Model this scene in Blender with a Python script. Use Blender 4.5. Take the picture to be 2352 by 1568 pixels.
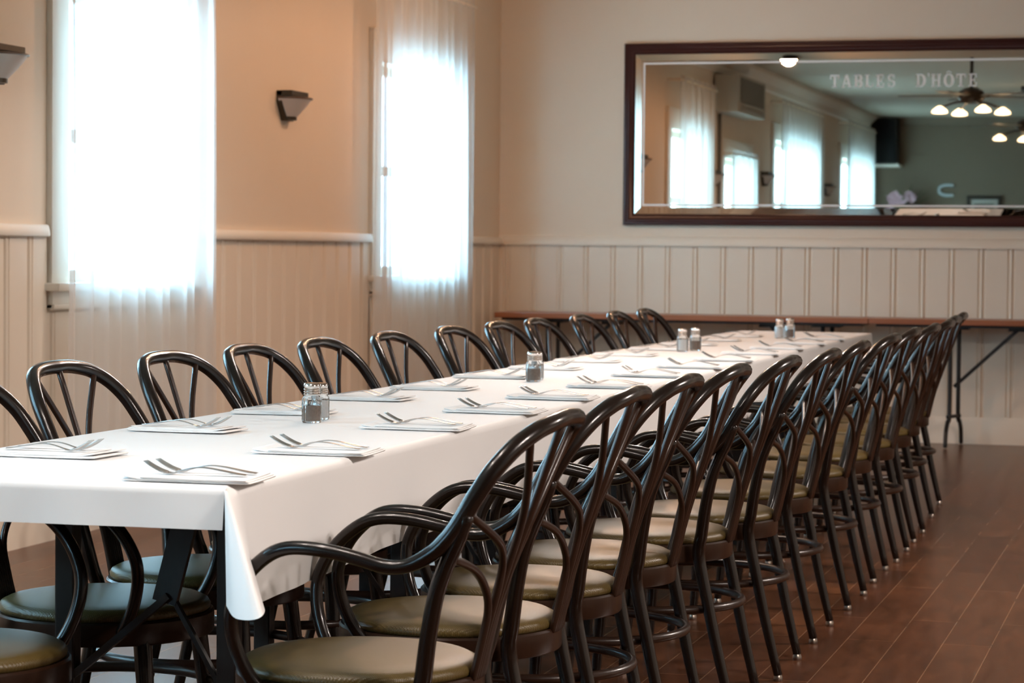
import bpy, math, random
from math import sin, cos, pi, sqrt, radians, exp
from mathutils import Vector, Matrix, Euler
random.seed(7)
for o in list(bpy.data.objects): bpy.data.objects.remove(o)
SC = bpy.context.scene
COL = SC.collection

# ------------------------------------------------------------------ camera
FPX, YAW, PITCH, ROLL = 5553.0, 0.2760, 0.0376, 0.0094
cam_d = bpy.data.cameras.new('camera'); cam = bpy.data.objects.new('camera', cam_d); COL.objects.link(cam)
cam_d.sensor_width = 36.0; cam_d.lens = FPX * 36.0 / 2352.0
cam_d.clip_start = 0.1; cam_d.clip_end = 100
_f = Vector((-sin(YAW) * cos(PITCH), cos(YAW) * cos(PITCH), -sin(PITCH)))
_r = Vector((cos(YAW), sin(YAW), 0)); _u = _r.cross(_f)
_r2 = _r * cos(ROLL) + _u * sin(ROLL); _u2 = _u * cos(ROLL) - _r * sin(ROLL)
cam.matrix_world = Matrix(((_r2.x, _u2.x, -_f.x, 0), (_r2.y, _u2.y, -_f.y, 0), (_r2.z, _u2.z, -_f.z, 1.2), (0, 0, 0, 1)))
cam_d.dof.use_dof = True; cam_d.dof.focus_distance = 5.6; cam_d.dof.aperture_fstop = 9.0
SC.camera = cam

# ------------------------------------------------------------------ sky and exposure
W = bpy.data.worlds.new('overcast_sky'); SC.world = W; W.use_nodes = True
bg = W.node_tree.nodes['Background']; bg.inputs[0].default_value = (0.40, 0.73, 1.0, 1); bg.inputs[1].default_value = 24.5
SC.view_settings.view_transform = 'Standard'; SC.view_settings.look = 'None'
SC.view_settings.exposure = 0.0; SC.view_settings.gamma = 1.0; SC.view_settings.use_curve_mapping = False
SC.cycles.max_bounces = 10; SC.cycles.transparent_max_bounces = 16; SC.cycles.transmission_bounces = 8
SC.cycles.sample_clamp_indirect = 6.0
LAMP_W, LAMP_T, FILL_R = 56.0, 27.0, 92.0          # watts of each tungsten bulb: lantern, fans over the table, added unseen fans on the open side
FILL_D = 52.0          # unseen downlights added to lift the wall
WARM = (1.0, 0.54, 0.30)           # lanterns
WARM2 = (1.0, 0.87, 0.80)          # fan lamps

# ------------------------------------------------------------------ room measures
XL, XR, YB, YF, ZC = -4.5, 4.6, 15.55, -2.6, 3.08
ZW = 1.24               # top of the wainscot boards
TX0, TX1, TY0, TY1, TZ = -2.402, -1.685, 3.985, 13.04, 0.770
WINS = [(9.09, 10.30, 1.05, 2.28), (13.05, 14.36, 1.05, 2.26), (6.62, 7.90, 1.05, 2.12), (2.60, 5.10, 1.05, 2.42), (-2.0, 0.25, 1.05, 2.42)]

# ------------------------------------------------------------------ materials
def nodes(m): return m.node_tree.nodes, m.node_tree.links
def mat(name, col, rough=.5, metal=0., spec=.5, coat=0., coat_rough=.1, var=0., vscale=8., stretch=(1, 1, 1), bump=0., bscale=60., emit=None, estr=0., trans=0., ior=1.45, sheen=0.):
    m = bpy.data.materials.new(name); m.use_nodes = True
    n, l = nodes(m); b = n['Principled BSDF']
    b.inputs['Base Color'].default_value = (*col, 1); b.inputs['Roughness'].default_value = rough
    b.inputs['Metallic'].default_value = metal; b.inputs['Specular IOR Level'].default_value = spec
    b.inputs['Coat Weight'].default_value = coat; b.inputs['Coat Roughness'].default_value = coat_rough
    b.inputs['Transmission Weight'].default_value = trans; b.inputs['IOR'].default_value = ior
    b.inputs['Sheen Weight'].default_value = sheen
    if emit: b.inputs['Emission Color'].default_value = (*emit, 1); b.inputs['Emission Strength'].default_value = estr
    if var > 0 or bump > 0:
        tc = n.new('ShaderNodeTexCoord'); mp = n.new('ShaderNodeMapping'); mp.inputs['Scale'].default_value = stretch
        l.new(tc.outputs['Object'], mp.inputs['Vector'])
    if var > 0:
        nz = n.new('ShaderNodeTexNoise'); nz.inputs['Scale'].default_value = vscale; nz.inputs['Detail'].default_value = 5
        l.new(mp.outputs[0], nz.inputs['Vector'])
        rp = n.new('ShaderNodeMixRGB'); rp.inputs[1].default_value = (*[c * (1 - var) for c in col], 1); rp.inputs[2].default_value = (*[min(1, c * (1 + var)) for c in col], 1)
        l.new(nz.outputs['Fac'], rp.inputs[0]); l.new(rp.outputs[0], b.inputs['Base Color'])
    if bump > 0:
        nb = n.new('ShaderNodeTexNoise'); nb.inputs['Scale'].default_value = bscale; nb.inputs['Detail'].default_value = 4
        l.new(mp.outputs[0], nb.inputs['Vector']); bp = n.new('ShaderNodeBump'); bp.inputs['Strength'].default_value = bump; bp.inputs['Distance'].default_value = .004
        l.new(nb.outputs['Fac'], bp.inputs['Height']); l.new(bp.outputs[0], b.inputs['Normal'])
    return m
M = {}
M['wall'] = mat('wall_paint', (.78, .66, .53), .75, var=.03, vscale=2.5, bump=.12, bscale=90)
M['panel'] = mat('wainscot_paint', (.78, .68, .56), .45, var=.03, vscale=3, bump=.03, bscale=40)
M['trim'] = mat('trim_paint', (.80, .73, .63), .4, var=.03, vscale=3)
M['ceil'] = mat('ceiling_paint', (.46, .40, .31), .8, var=.03, vscale=2)
M['rear'] = mat('rear_wall_paint', (.21, .165, .115), .8, var=.04, vscale=2)
M['wood'] = mat('dark_stained_beech', (.0095, .0056, .0040), .24, spec=.36, coat=.22, coat_rough=.10, var=.35, vscale=30, stretch=(1, 1, .15), bump=.03, bscale=120)
M['wood2'] = mat('brown_stained_beech', (.022, .0095, .0050), .33, spec=.36, coat=.15, coat_rough=.16, var=.35, vscale=40, stretch=(1, 1, .15), bump=.04, bscale=150)
M['mahog'] = mat('mahogany_frame', (.045, .010, .0075), .36, spec=.3, coat=.12, coat_rough=.25, var=.3, vscale=14, stretch=(.3, 1, 1))
M['bar'] = mat('reddish_table_edge', (.30, .095, .035), .34, coat=.2, var=.25, vscale=9, stretch=(.25, 1, 1))
M['black'] = mat('black_painted_steel', (.012, .010, .009), .42, var=.3, vscale=20, bump=.05)
M['worn'] = mat('worn_black_leg', (.016, .011, .009), .38, var=.5, vscale=60, stretch=(1, 1, .3), bump=.1, bscale=80)
M['under'] = mat('tabletop_underside', (.11, .075, .05), .6, var=.2, vscale=12)
M['cloth'] = mat('white_tablecloth', (.87, .868, .862), .55, spec=.3, var=.02, vscale=3, bump=.22, bscale=8)
M['napkin'] = mat('white_napkin', (.88, .88, .875), .8, spec=.2, bump=.08, bscale=120)
M['steel'] = mat('stainless_steel', (.62, .60, .58), .27, metal=1.)
M['chrome'] = mat('chrome_cap', (.74, .69, .65), .16, metal=1.)
M['bronze'] = mat('bronze_sconce', (.05, .042, .030), .4, metal=.5, var=.2, vscale=20)
M['frost'] = mat('frosted_sconce_glass', (.72, .66, .62), .45, trans=.15, spec=.4)
M['rim'] = mat('brown_sconce_rim', (.12, .075, .05), .4)
M['pepper'] = mat('ground_pepper', (.24, .175, .14), .9, var=.7, vscale=900)
M['salt'] = mat('table_salt', (.90, .90, .90), .8, bump=.1, bscale=500)
M['etch'] = mat('etched_white', (.90, .90, .88), .7)
M['mirror'] = mat('mirror_silver', (.60, .55, .48), .012, metal=1.)
M['acbody'] = mat('ivory_plastic', (.42, .39, .33), .5)
M['acgrille'] = mat('grey_grille', (.16, .145, .12), .6)
M['speaker'] = mat('black_speaker', (.008, .008, .008), .6)
M['spkcloth'] = mat('speaker_grille', (.004, .004, .004), .9)
M['leaf'] = mat('green_leaf', (.055, .095, .02), .5, var=.3, vscale=20)
M['petal'] = mat('pale_pink_petal', (.36, .20, .22), .6, var=.2, vscale=30)
M['vase'] = mat('white_vase', (.45, .43, .4), .3)
M['paper'] = mat('picture_mount', (.45, .43, .38), .7)
M['pict'] = mat('picture_print', (.16, .14, .11), .5, var=.5, vscale=7)
M['fan'] = mat('dark_fan_metal', (.03, .022, .016), .35, metal=.4)
M['blade'] = mat('fan_blade', (.09, .075, .05), .4, var=.25, vscale=10)
M['c_reflection'] = mat('pale_reflection', (.70, .78, .80), .25)  # pale colour that stands in for a bright reflection
M['bulb'] = mat('lit_glass_shade', (.9, .8, .65), .4, emit=(1.0, .74, .44), estr=9.0)
M['lant'] = mat('lit_lantern_glass', (.9, .85, .75), .4, emit=(1.0, .84, .62), estr=7.0)
M['rubber'] = mat('rubber_tip', (.012, .012, .012), .5)
M['glide'] = mat('metal_glide', (.35, .30, .26), .3, metal=1.)

def cushion_mat():
    m = mat('olive_woven_vinyl', (.105, .086, .040), .36, spec=.5)
    n, l = nodes(m); b = n['Principled BSDF']
    tc = n.new('ShaderNodeTexCoord')
    hs = []
    for a in (0.6, -0.6):
        mp = n.new('ShaderNodeMapping'); mp.inputs['Rotation'].default_value = (0, 0, a); l.new(tc.outputs['Object'], mp.inputs['Vector'])
        w = n.new('ShaderNodeTexWave'); w.inputs['Scale'].default_value = 95; w.inputs['Distortion'].default_value = .6; l.new(mp.outputs[0], w.inputs['Vector']); hs.append(w)
    mx = n.new('ShaderNodeMath'); mx.operation = 'MULTIPLY'; l.new(hs[0].outputs['Fac'], mx.inputs[0]); l.new(hs[1].outputs['Fac'], mx.inputs[1])
    bp = n.new('ShaderNodeBump'); bp.inputs['Strength'].default_value = .35; bp.inputs['Distance'].default_value = .0012; l.new(mx.outputs[0], bp.inputs['Height']); l.new(bp.outputs[0], b.inputs['Normal'])
    cr = n.new('ShaderNodeMixRGB'); cr.inputs[1].default_value = (.080, .053, .014, 1); cr.inputs[2].default_value = (.128, .088, .025, 1)
    l.new(mx.outputs[0], cr.inputs[0]); l.new(cr.outputs[0], b.inputs['Base Color'])
    return m
M['cushion'] = cushion_mat()

def floor_mat():
    m = mat('wood_plank_floor', (.1, .05, .03), .3)
    n, l = nodes(m); b = n['Principled BSDF']
    tc = n.new('ShaderNodeTexCoord'); mp = n.new('ShaderNodeMapping'); mp.inputs['Rotation'].default_value = (0, 0, pi / 2)
    l.new(tc.outputs['Object'], mp.inputs['Vector'])
    br = n.new('ShaderNodeTexBrick'); br.inputs['Scale'].default_value = 1.0; br.inputs['Brick Width'].default_value = 1.25; br.inputs['Row Height'].default_value = .147
    br.inputs['Mortar Size'].default_value = .0016; br.inputs['Mortar Smooth'].default_value = .2; br.offset = .37; br.inputs['Bias'].default_value = 0
    br.inputs['Color1'].default_value = (.100, .037, .0165, 1); br.inputs['Color2'].default_value = (.160, .066, .029, 1); br.inputs['Mortar'].default_value = (.25, .15, .09, 1)
    l.new(mp.outputs[0], br.inputs['Vector'])
    g = n.new('ShaderNodeTexNoise'); g.inputs['Scale'].default_value = 6; g.inputs['Detail'].default_value = 8; g.inputs['Roughness'].default_value = .65
    mg = n.new('ShaderNodeMapping'); mg.inputs['Scale'].default_value = (3.5, .55, 1); l.new(tc.outputs['Object'], mg.inputs['Vector']); l.new(mg.outputs[0], g.inputs['Vector'])
    rp = n.new('ShaderNodeValToRGB'); rp.color_ramp.elements[0].position = .3; rp.color_ramp.elements[0].color = (.62, .6, .58, 1); rp.color_ramp.elements[1].position = .72; rp.color_ramp.elements[1].color = (1.3, 1.25, 1.2, 1)
    l.new(g.outputs['Fac'], rp.inputs[0])
    mu = n.new('ShaderNodeMixRGB'); mu.blend_type = 'MULTIPLY'; mu.inputs[0].default_value = 1; l.new(br.outputs['Color'], mu.inputs[1]); l.new(rp.outputs[0], mu.inputs[2])
    l.new(mu.outputs[0], b.inputs['Base Color'])
    b.inputs['Roughness'].default_value = .27; b.inputs['Specular IOR Level'].default_value = .26
    bp = n.new('ShaderNodeBump'); bp.inputs['Strength'].default_value = .06; bp.inputs['Distance'].default_value = .003; l.new(g.outputs['Fac'], bp.inputs['Height']); l.new(bp.outputs[0], b.inputs['Normal'])
    return m
M['floor'] = floor_mat()

def curtain_mat():
    m = bpy.data.materials.new('sheer_curtain'); m.use_nodes = True; n, l = nodes(m); n.clear()
    out = n.new('ShaderNodeOutputMaterial'); tr = n.new('ShaderNodeBsdfTransparent'); tl = n.new('ShaderNodeBsdfTranslucent'); df = n.new('ShaderNodeBsdfDiffuse')
    tl.inputs[0].default_value = (.86, .87, .86, 1); df.inputs[0].default_value = (.80, .79, .77, 1); tr.inputs[0].default_value = (1, 1, 1, 1)
    a = n.new('ShaderNodeMixShader'); a.inputs[0].default_value = .5; l.new(tl.outputs[0], a.inputs[1]); l.new(df.outputs[0], a.inputs[2])
    bmx = n.new('ShaderNodeMixShader'); bmx.inputs[0].default_value = .68; l.new(tr.outputs[0], bmx.inputs[1]); l.new(a.outputs[0], bmx.inputs[2])
    l.new(bmx.outputs[0], out.inputs[0]); return m
M['curtain'] = curtain_mat()
def pane_mat():
    m = bpy.data.materials.new('window_pane'); m.use_nodes = True; n, l = nodes(m); n.clear()
    out = n.new('ShaderNodeOutputMaterial'); tr = n.new('ShaderNodeBsdfTransparent'); gl = n.new('ShaderNodeBsdfGlossy'); gl.inputs['Roughness'].default_value = .02
    tr.inputs[0].default_value = (.94, .96, .95, 1)
    a = n.new('ShaderNodeMixShader'); a.inputs[0].default_value = .06; l.new(tr.outputs[0], a.inputs[1]); l.new(gl.outputs[0], a.inputs[2]); l.new(a.outputs[0], out.inputs[0]); return m
M['pane'] = pane_mat()
M['glass'] = mat('shaker_glass', (.97, .98, .98), .02, trans=1., ior=1.45)

# ------------------------------------------------------------------ geometry helpers
class MB:
    def __init__(s): s.v = []; s.f = []
    def add(s, vs, fs):
        k = len(s.v); s.v += [tuple(p) for p in vs]; s.f += [tuple(i + k for i in f) for f in fs]
    def box(s, x0, x1, y0, y1, z0, z1, rot=None):
        vs = [(x, y, z) for z in (z0, z1) for y in (y0, y1) for x in (x0, x1)]
        if rot: vs = [tuple(rot @ Vector(p)) for p in vs]
        s.add(vs, [(0, 2, 3, 1), (4, 5, 7, 6), (0, 1, 5, 4), (2, 6, 7, 3), (0, 4, 6, 2), (1, 3, 7, 5)])
    def bar(s, a, b, w, h):
        a, b = Vector(a), Vector(b); d = (b - a).normalized()
        up = Vector((0, 0, 1)) if abs(d.z) < .95 else Vector((0, 1, 0))
        u = d.cross(up).normalized(); v = u.cross(d)
        vs = [p + u * (i * w / 2) + v * (j * h / 2) for p in (a, b) for (i, j) in ((-1, -1), (1, -1), (1, 1), (-1, 1))]
        s.add(vs, [(3, 2, 1, 0), (4, 5, 6, 7), (0, 1, 5, 4), (1, 2, 6, 5), (2, 3, 7, 6), (3, 0, 4, 7)])
    def tube(s, pts, rad, n=10, sub=5, closed=False, caps=True, flat=1.0):
        P, R = spline(pts, rad, sub, closed)
        m = len(P); T = []
        for i in range(m):
            a = P[(i - 1) % m] if (closed or i > 0) else P[i]; b = P[(i + 1) % m] if (closed or i < m - 1) else P[i]
            T.append((b - a).normalized())
        ref = Vector((0, 0, 1)) if abs(T[0].z) < .9 else Vector((0, 1, 0))
        u = (ref - T[0] * ref.dot(T[0])).normalized(); rings = []
        for i in range(m):
            u = (u - T[i] * u.dot(T[i])).normalized(); w = T[i].cross(u)
            rings.append([P[i] + (u * cos(2 * pi * k / n) * flat + w * sin(2 * pi * k / n)) * R[i] for k in range(n)])
        if not closed and caps:
            e = R[0] * .5; rings.insert(0, [P[0] - T[0] * e + (q - P[0]) * .55 for q in rings[0]])
            e = R[-1] * .5; rings.append([P[-1] + T[-1] * e + (q - P[-1]) * .55 for q in rings[-1]])
        vs = [p for r in rings for p in r]; fs = []; mm = len(rings)
        for i in range(mm if closed else mm - 1):
            j = (i + 1) % mm
            for k in range(n): fs.append((i * n + k, i * n + (k + 1) % n, j * n + (k + 1) % n, j * n + k))
        if not closed: fs += [tuple(range(n - 1, -1, -1)), tuple((mm - 1) * n + k for k in range(n))]
        s.add(vs, fs)
    def lathe(s, prof, n=32, c=(0, 0, 0), mod=None, loop=False):
        vs = []; fs = []; m = len(prof)
        for i, (r, z) in enumerate(prof):
            for k in range(n):
                a = 2 * pi * k / n; rr = r * (mod(a, z) if mod else 1)
                vs.append((c[0] + rr * cos(a), c[1] + rr * sin(a), c[2] + z))
        for i in range(m if loop else m - 1):
            j = (i + 1) % m
            for k in range(n): fs.append((i * n + k, i * n + (k + 1) % n, j * n + (k + 1) % n, j * n + k))
        if not loop: fs += [tuple(range(n - 1, -1, -1)), tuple((m - 1) * n + k for k in range(n))]
        s.add(vs, fs)
    def grid(s, fn, nu, nv, flip=False):
        vs = [fn(i / nu, j / nv) for j in range(nv + 1) for i in range(nu + 1)]; fs = []
        for j in range(nv):
            for i in range(nu):
                q = (j * (nu + 1) + i, j * (nu + 1) + i + 1, (j + 1) * (nu + 1) + i + 1, (j + 1) * (nu + 1) + i)
                fs.append(q[::-1] if flip else q)
        s.add(vs, fs)
    def prism(s, poly, z0, z1, axis='z'):
        n = len(poly)
        def P(p, z): return {'z': (p[0], p[1], z), 'y': (p[0], z, p[1]), 'x': (z, p[0], p[1])}[axis]
        s.add([P(p, z0) for p in poly] + [P(p, z1) for p in poly], [tuple(range(n - 1, -1, -1)), tuple(range(n, 2 * n))] + [(i, (i + 1) % n, n + (i + 1) % n, n + i) for i in range(n)])
    def mesh(s, name, m, smooth=True, angle=40, bevel=0):
        me = bpy.data.meshes.new(name); me.from_pydata(s.v, [], s.f); me.materials.append(m)
        import bmesh
        b = bmesh.new(); b.from_mesh(me); bmesh.ops.recalc_face_normals(b, faces=b.faces)
        if bevel > 0:
            es = [e for e in b.edges if len(e.link_faces) == 2 and e.calc_face_angle(0) > .6]
            bmesh.ops.bevel(b, geom=es, offset=bevel, segments=2, affect='EDGES', profile=.6, clamp_overlap=True)
        for e in b.edges:
            if len(e.link_faces) == 2: e.smooth = e.calc_face_angle(0) < radians(angle)
        for f in b.faces: f.smooth = smooth
        b.to_mesh(me); b.free(); return me
    def build(s, name, m, parent=None, **k):
        o = bpy.data.objects.new(name, s.mesh(name, m, **k)); COL.objects.link(o)
        if parent: o.parent = parent
        return o
def spline(pts, rad, sub, closed):
    V = [Vector(p) for p in pts]; n = len(V)
    rad = [rad] * n if not isinstance(rad, (list, tuple)) else rad
    P = []; R = []
    def g(i): return V[i % n] if closed else (V[i] if 0 <= i < n else (V[0] * 2 - V[1] if i < 0 else V[-1] * 2 - V[-2]))
    for i in range(n if closed else n - 1):
        a, b, c, d = g(i - 1), g(i), g(i + 1), g(i + 2)
        for k in range(sub):
            t = k / sub
            P.append(.5 * (2 * b + (c - a) * t + (2 * a - 5 * b + 4 * c - d) * t * t + (3 * b - a - 3 * c + d) * t ** 3))
            R.append(rad[i] * (1 - t) + rad[(i + 1) % n] * t)
    if not closed: P.append(V[-1]); R.append(rad[-1])
    return P, R
def empty(name, loc=(0, 0, 0), rz=0.):
    o = bpy.data.objects.new(name, None); COL.objects.link(o); o.location = loc; o.rotation_euler = (0, 0, rz); o.empty_display_size = .1; return o
def tag(o, label, cat, group=None, kind=None):
    o['label'] = label; o['category'] = cat
    if group: o['group'] = group
    if kind: o['kind'] = kind
    return o
def struct(o): o['kind'] = 'structure'; return o
def copy_tree(o, parent=None):
    c = o.copy(); COL.objects.link(c)
    if parent: c.parent = parent
    for ch in list(o.children): copy_tree(ch, c)
    return c
ORD = ['first', 'second', 'third', 'fourth', 'fifth', 'sixth', 'seventh', 'eighth', 'ninth', 'tenth', 'eleventh', 'twelfth', 'thirteenth', 'fourteenth']

# ------------------------------------------------------------------ setting: floor, ceiling, walls
b = MB(); b.box(XL - .3, XR + .2, YF - .2, YB + .2, -.1, 0); struct(b.build('floor', M['floor'], smooth=False))
b = MB(); b.box(XL - .3, XR + .2, YF - .2, YB + .2, ZC, ZC + .15); struct(b.build('ceiling', M['ceil'], smooth=False))
# left wall with window openings, reveals 0.2 m deep
b = MB(); ys = sorted(WINS); y = YF - .2
for (a, c, z0, z1) in ys:
    b.box(XL - .2, XL, y, a, 0, ZC); b.box(XL - .2, XL, a, c, 0, z0 - .03); b.box(XL - .2, XL, a, c, z1, ZC); y = c
b.box(XL - .2, XL, y, YB + .2, 0, ZC); struct(b.build('wall_left', M['wall'], smooth=False))
b = MB(); b.box(XL - .2, XR + .2, YB, YB + .2, 0, ZC); struct(b.build('wall_back', M['wall'], smooth=False))
b = MB(); b.box(XR, XR + .2, YF - .2, YB + .2, 0, ZC); struct(b.build('wall_right', M['wall'], smooth=False))
b = MB(); b.box(XL - .2, XR + .2, YF - .2, YF, 0, ZC); struct(b.build('wall_front', M['rear'], smooth=False))

def bead_profile(u0, u1, per, off=0.):
    # (u, depth) outline of beaded boards, grooves deepest
    pr = []; k = math.floor((u0 - off) / per)
    base = [(0., .010), (.70, .010), (.735, .002), (.775, .002), (.80, .011), (.835, .014), (.87, .011), (.895, .003), (.935, .003), (.965, .010)]
    while off + k * per < u1:
        for t, d in base:
            u = off + (k + t) * per
            if u0 < u < u1: pr.append((u, d))
        k += 1
    return [(u0, .010)] + pr + [(u1, .010)]
def panel(name, u0, u1, z0, z1, fn, per, off=0.):
    pr = bead_profile(u0, u1, per, off); b = MB()
    vs = [fn(u, d, z) for z in (z0, z1) for (u, d) in pr]; n = len(pr)
    b.add(vs, [(i, i + 1, n + i + 1, n + i) for i in range(n - 1)])
    o = b.build(name, M['panel'], angle=25); return struct(o)
backfn = lambda u, d, z: (u, YB - d, z)
leftfn = lambda u, d, z: (XL + d, u, z)
k = 1
panel('trim_%d' % k, XL, XR, .17, ZW, backfn, .184, -1.653); k += 1
segs = [(YF, -2.17), (.42, 2.43), (5.27, 6.47), (8.05, 8.92), (10.47, 12.895), (14.53, YB)]
for (a, c) in segs:
    panel('trim_%d' % k, a, c, .17, ZW, leftfn, .199, 8.61); k += 1
for (a, c, z0, z1) in WINS:   # boards under each sill
    panel('trim_%d' % k, a - .17, c + .17, .17, z0 - .12, leftfn, .199, 8.61); k += 1
# chair rails with rounded ends
def rail_left(a, c):
    b = MB(); pr = [(0, 1.238), (.030, 1.238), (.036, 1.244), (.034, 1.262), (.028, 1.282), (.022, 1.287), (0, 1.287)]
    n = len(pr); secs = []
    for (yy, sc) in ((a, .55), (a + .012, .9), (a + .03, 1), (c - .03, 1), (c - .012, .9), (c, .55)):
        secs.append([(XL + p[0] * sc, yy, p[1]) for p in pr])
    vs = [p for s_ in secs for p in s_]; fs = []
    for i in range(len(secs) - 1):
        for j in range(n): fs.append((i * n + j, i * n + (j + 1) % n, (i + 1) * n + (j + 1) % n, (i + 1) * n + j))
    fs += [tuple(range(n)), tuple(range((len(secs) - 1) * n, len(secs) * n))]
    b.add(vs, fs); return b.build('trim_%d' % k, M['trim'], angle=50)
for (a, c) in segs: struct(rail_left(a, c + (.0 if c > 15 else -.0))); k += 1
b = MB(); b.prism([(YB, 1.238), (YB - .028, 1.238), (YB - .030, 1.262), (YB - .020, 1.287), (YB - .012, 1.300), (YB, 1.302)], XL, XR, 'x'); struct(b.build('trim_%d' % k, M['panel'], angle=50)); k += 1
# baseboards
b = MB(); b.prism([(YB, 0), (YB - .022, 0), (YB - .022, .145), (YB - .014, .165), (YB - .010, .172), (YB, .172)], XL, XR, 'x'); struct(b.build('baseboard_back', M['panel'], angle=30))
b = MB()
b.prism([(XL, 0), (XL + .022, 0), (XL + .022, .145), (XL + .014, .165), (XL + .010, .172), (XL, .172)], YF, YB, 'y'); struct(b.build('baseboard_left', M['panel'], angle=30))
# cornice along the left wall and the rear wall (seen in the mirror)
b = MB(); b.prism([(XL, ZC), (XL + .14, ZC), (XL + .13, ZC - .03), (XL + .05, ZC - .10), (XL + .03, ZC - .16), (XL, ZC - .17)], YF, YB, 'y'); struct(b.build('trim_%d' % k, M['trim'], angle=20)); k += 1
b = MB(); b.prism([(YF, ZC), (YF + .10, ZC), (YF + .03, ZC - .10), (YF, ZC - .11)], XL, XR, 'x'); struct(b.build('trim_%d' % k, M['rear'], angle=20)); k += 1

# windows: casing, stool, apron, sashes, panes
def window(i, a, c, z0, z1):
    root = empty('window_%d' % i, (XL, (a + c) / 2, z0)); struct(root)
    def rel(bm, name, m, par=root, **kw):
        o = bm.build(name, m, par, **kw); o.matrix_parent_inverse = Matrix.Translation(-root.location); return o
    cw = .155
    b = MB()
    b.box(XL, XL + .026, a - cw, a, z0 - .03, z1 + .16); b.box(XL, XL + .026, c, c + cw, z0 - .03, z1 + .16)
    b.box(XL, XL + .030, a - cw - .01, c + cw + .01, z1, z1 + .17)
    b.box(XL, XL + .034, a - cw - .012, c + cw + .012, z1 + .17, z1 + .185)
    rel(b, 'casing', M['trim'], bevel=.004)
    b = MB(); b.box(XL - .13, XL + .075, a - cw - .03, c + cw + .03, z0 - .032, z0); rel(b, 'stool', M['trim'], bevel=.006)
    b = MB(); b.box(XL, XL + .030, a - cw, c + cw, z0 - .11, z0 - .032); b.box(XL, XL + .038, a - cw, c + cw, z0 - .105, z0 - .085); rel(b, 'apron', M['trim'], bevel=.004)
    zm = (z0 + z1) / 2; t = .05
    for nm, q0, q1, dx in (('lower_sash', z0, zm + .02, -.07), ('upper_sash', zm - .02, z1, -.115)):
        b = MB(); x0, x1 = XL + dx - .02, XL + dx + .02
        b.box(x0, x1, a, a + t, q0, q1); b.box(x0, x1, c - t, c, q0, q1); b.box(x0, x1, a + t, c - t, q0, q0 + t); b.box(x0, x1, a + t, c - t, q1 - t, q1)
        s_ = rel(b, nm, M['trim'])
        b = MB(); b.box(XL + dx - .003, XL + dx + .003, a + t, c - t, q0 + t, q1 - t); g = b.build('pane', M['pane'], s_, smooth=False); 
    b = MB(); b.box(XL - .19, XL - .16, a, c, z0, z0 + .02); b.box(XL - .19, XL - .16, a, c, z1 - .02, z1); rel(b, 'outer_stop', M['trim'])
    # daylight portal for the opening (guides the sky's own light, gives none itself)
    L = bpy.data.lights.new('sky_portal', 'AREA'); L.shape = 'RECTANGLE'; L.size = c - a; L.size_y = z1 - z0; L.cycles.is_portal = True
    lo = bpy.data.objects.new('sky_portal', L); COL.objects.link(lo); lo.location = (XL - .22, (a + c) / 2, (z0 + z1) / 2)
    lo.rotation_euler = Euler((pi / 2, 0, -pi / 2)); return root
for i, w in enumerate(WINS): window(i + 1, *w)

# ------------------------------------------------------------------ curtains on rods
def curtain(label, y0, y1, z0, z1, xoff, folds, seed, rod=True):
    rnd = random.Random(seed); root = empty('curtain', (XL + xoff, (y0 + y1) / 2, z0)); tag(root, label, 'curtain', 'sheer white curtains on the window wall')
    ph = [rnd.uniform(0, 2 * pi) for _ in range(8)]; w = y1 - y0
    def fn(u, v):
        # gathered at the top, easing to broad soft folds below
        g = folds * 2 * pi * u
        a = .012 + .016 * (1 - v)
        x = a * sin(g + ph[0] + .9 * sin(2.3 * pi * u + ph[1])) + .012 * sin(g * .47 + ph[2] + 1.2 * v) + .006 * sin(g * 2.1 + ph[3])
        yv = (u - .5) * w * (1 + .03 * (1 - v) * (1 if u > .5 else .4)) + .018 * sin(5 * v + ph[4] + 6 * u) * (1 - v)
        if v > .965: x *= .6
        return (x, yv, v * (z1 - z0))
    b = MB(); b.grid(fn, folds * 12, 36); o = b.build('sheer_panel', M['curtain'], root, angle=80)
    b = MB(); b.tube([(0, -w / 2 - .05, z1 - z0 - .045), (0, 0, z1 - z0 - .045), (0, w / 2 + .05, z1 - z0 - .045)], .011, sub=2); b.build('rod', M['trim'], root)
    for s_ in (-1, 1):
        b = MB(); b.bar((0, s_ * (w / 2 + .03), z1 - z0 - .045), (-xoff, s_ * (w / 2 + .03), z1 - z0 - .045), .018, .025); b.build('bracket', M['trim'], root)
    return root
curtain('wide sheer white curtain between the two bronze wall sconces, lit by its window', 8.90, 10.40, .13, 2.74, .125, 11, 3)
curtain('sheer white curtain in the corner beside the mirror wall, its gathered top in view', 12.66, 14.50, .13, 2.76, .125, 13, 5)
curtain('wide sheer curtain beyond the air conditioner, seen only in the mirror', 2.45, 5.28, .13, 2.86, .125, 18, 8)
curtain('sheer curtain at the rear corner by the speaker, seen in the mirror', -2.15, .42, .13, 2.90, .125, 17, 9)
curtain('short sheer curtain below the air conditioner, seen in the mirror', 6.57, 7.95, .95, 2.2, .10, 9, 11)

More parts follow.
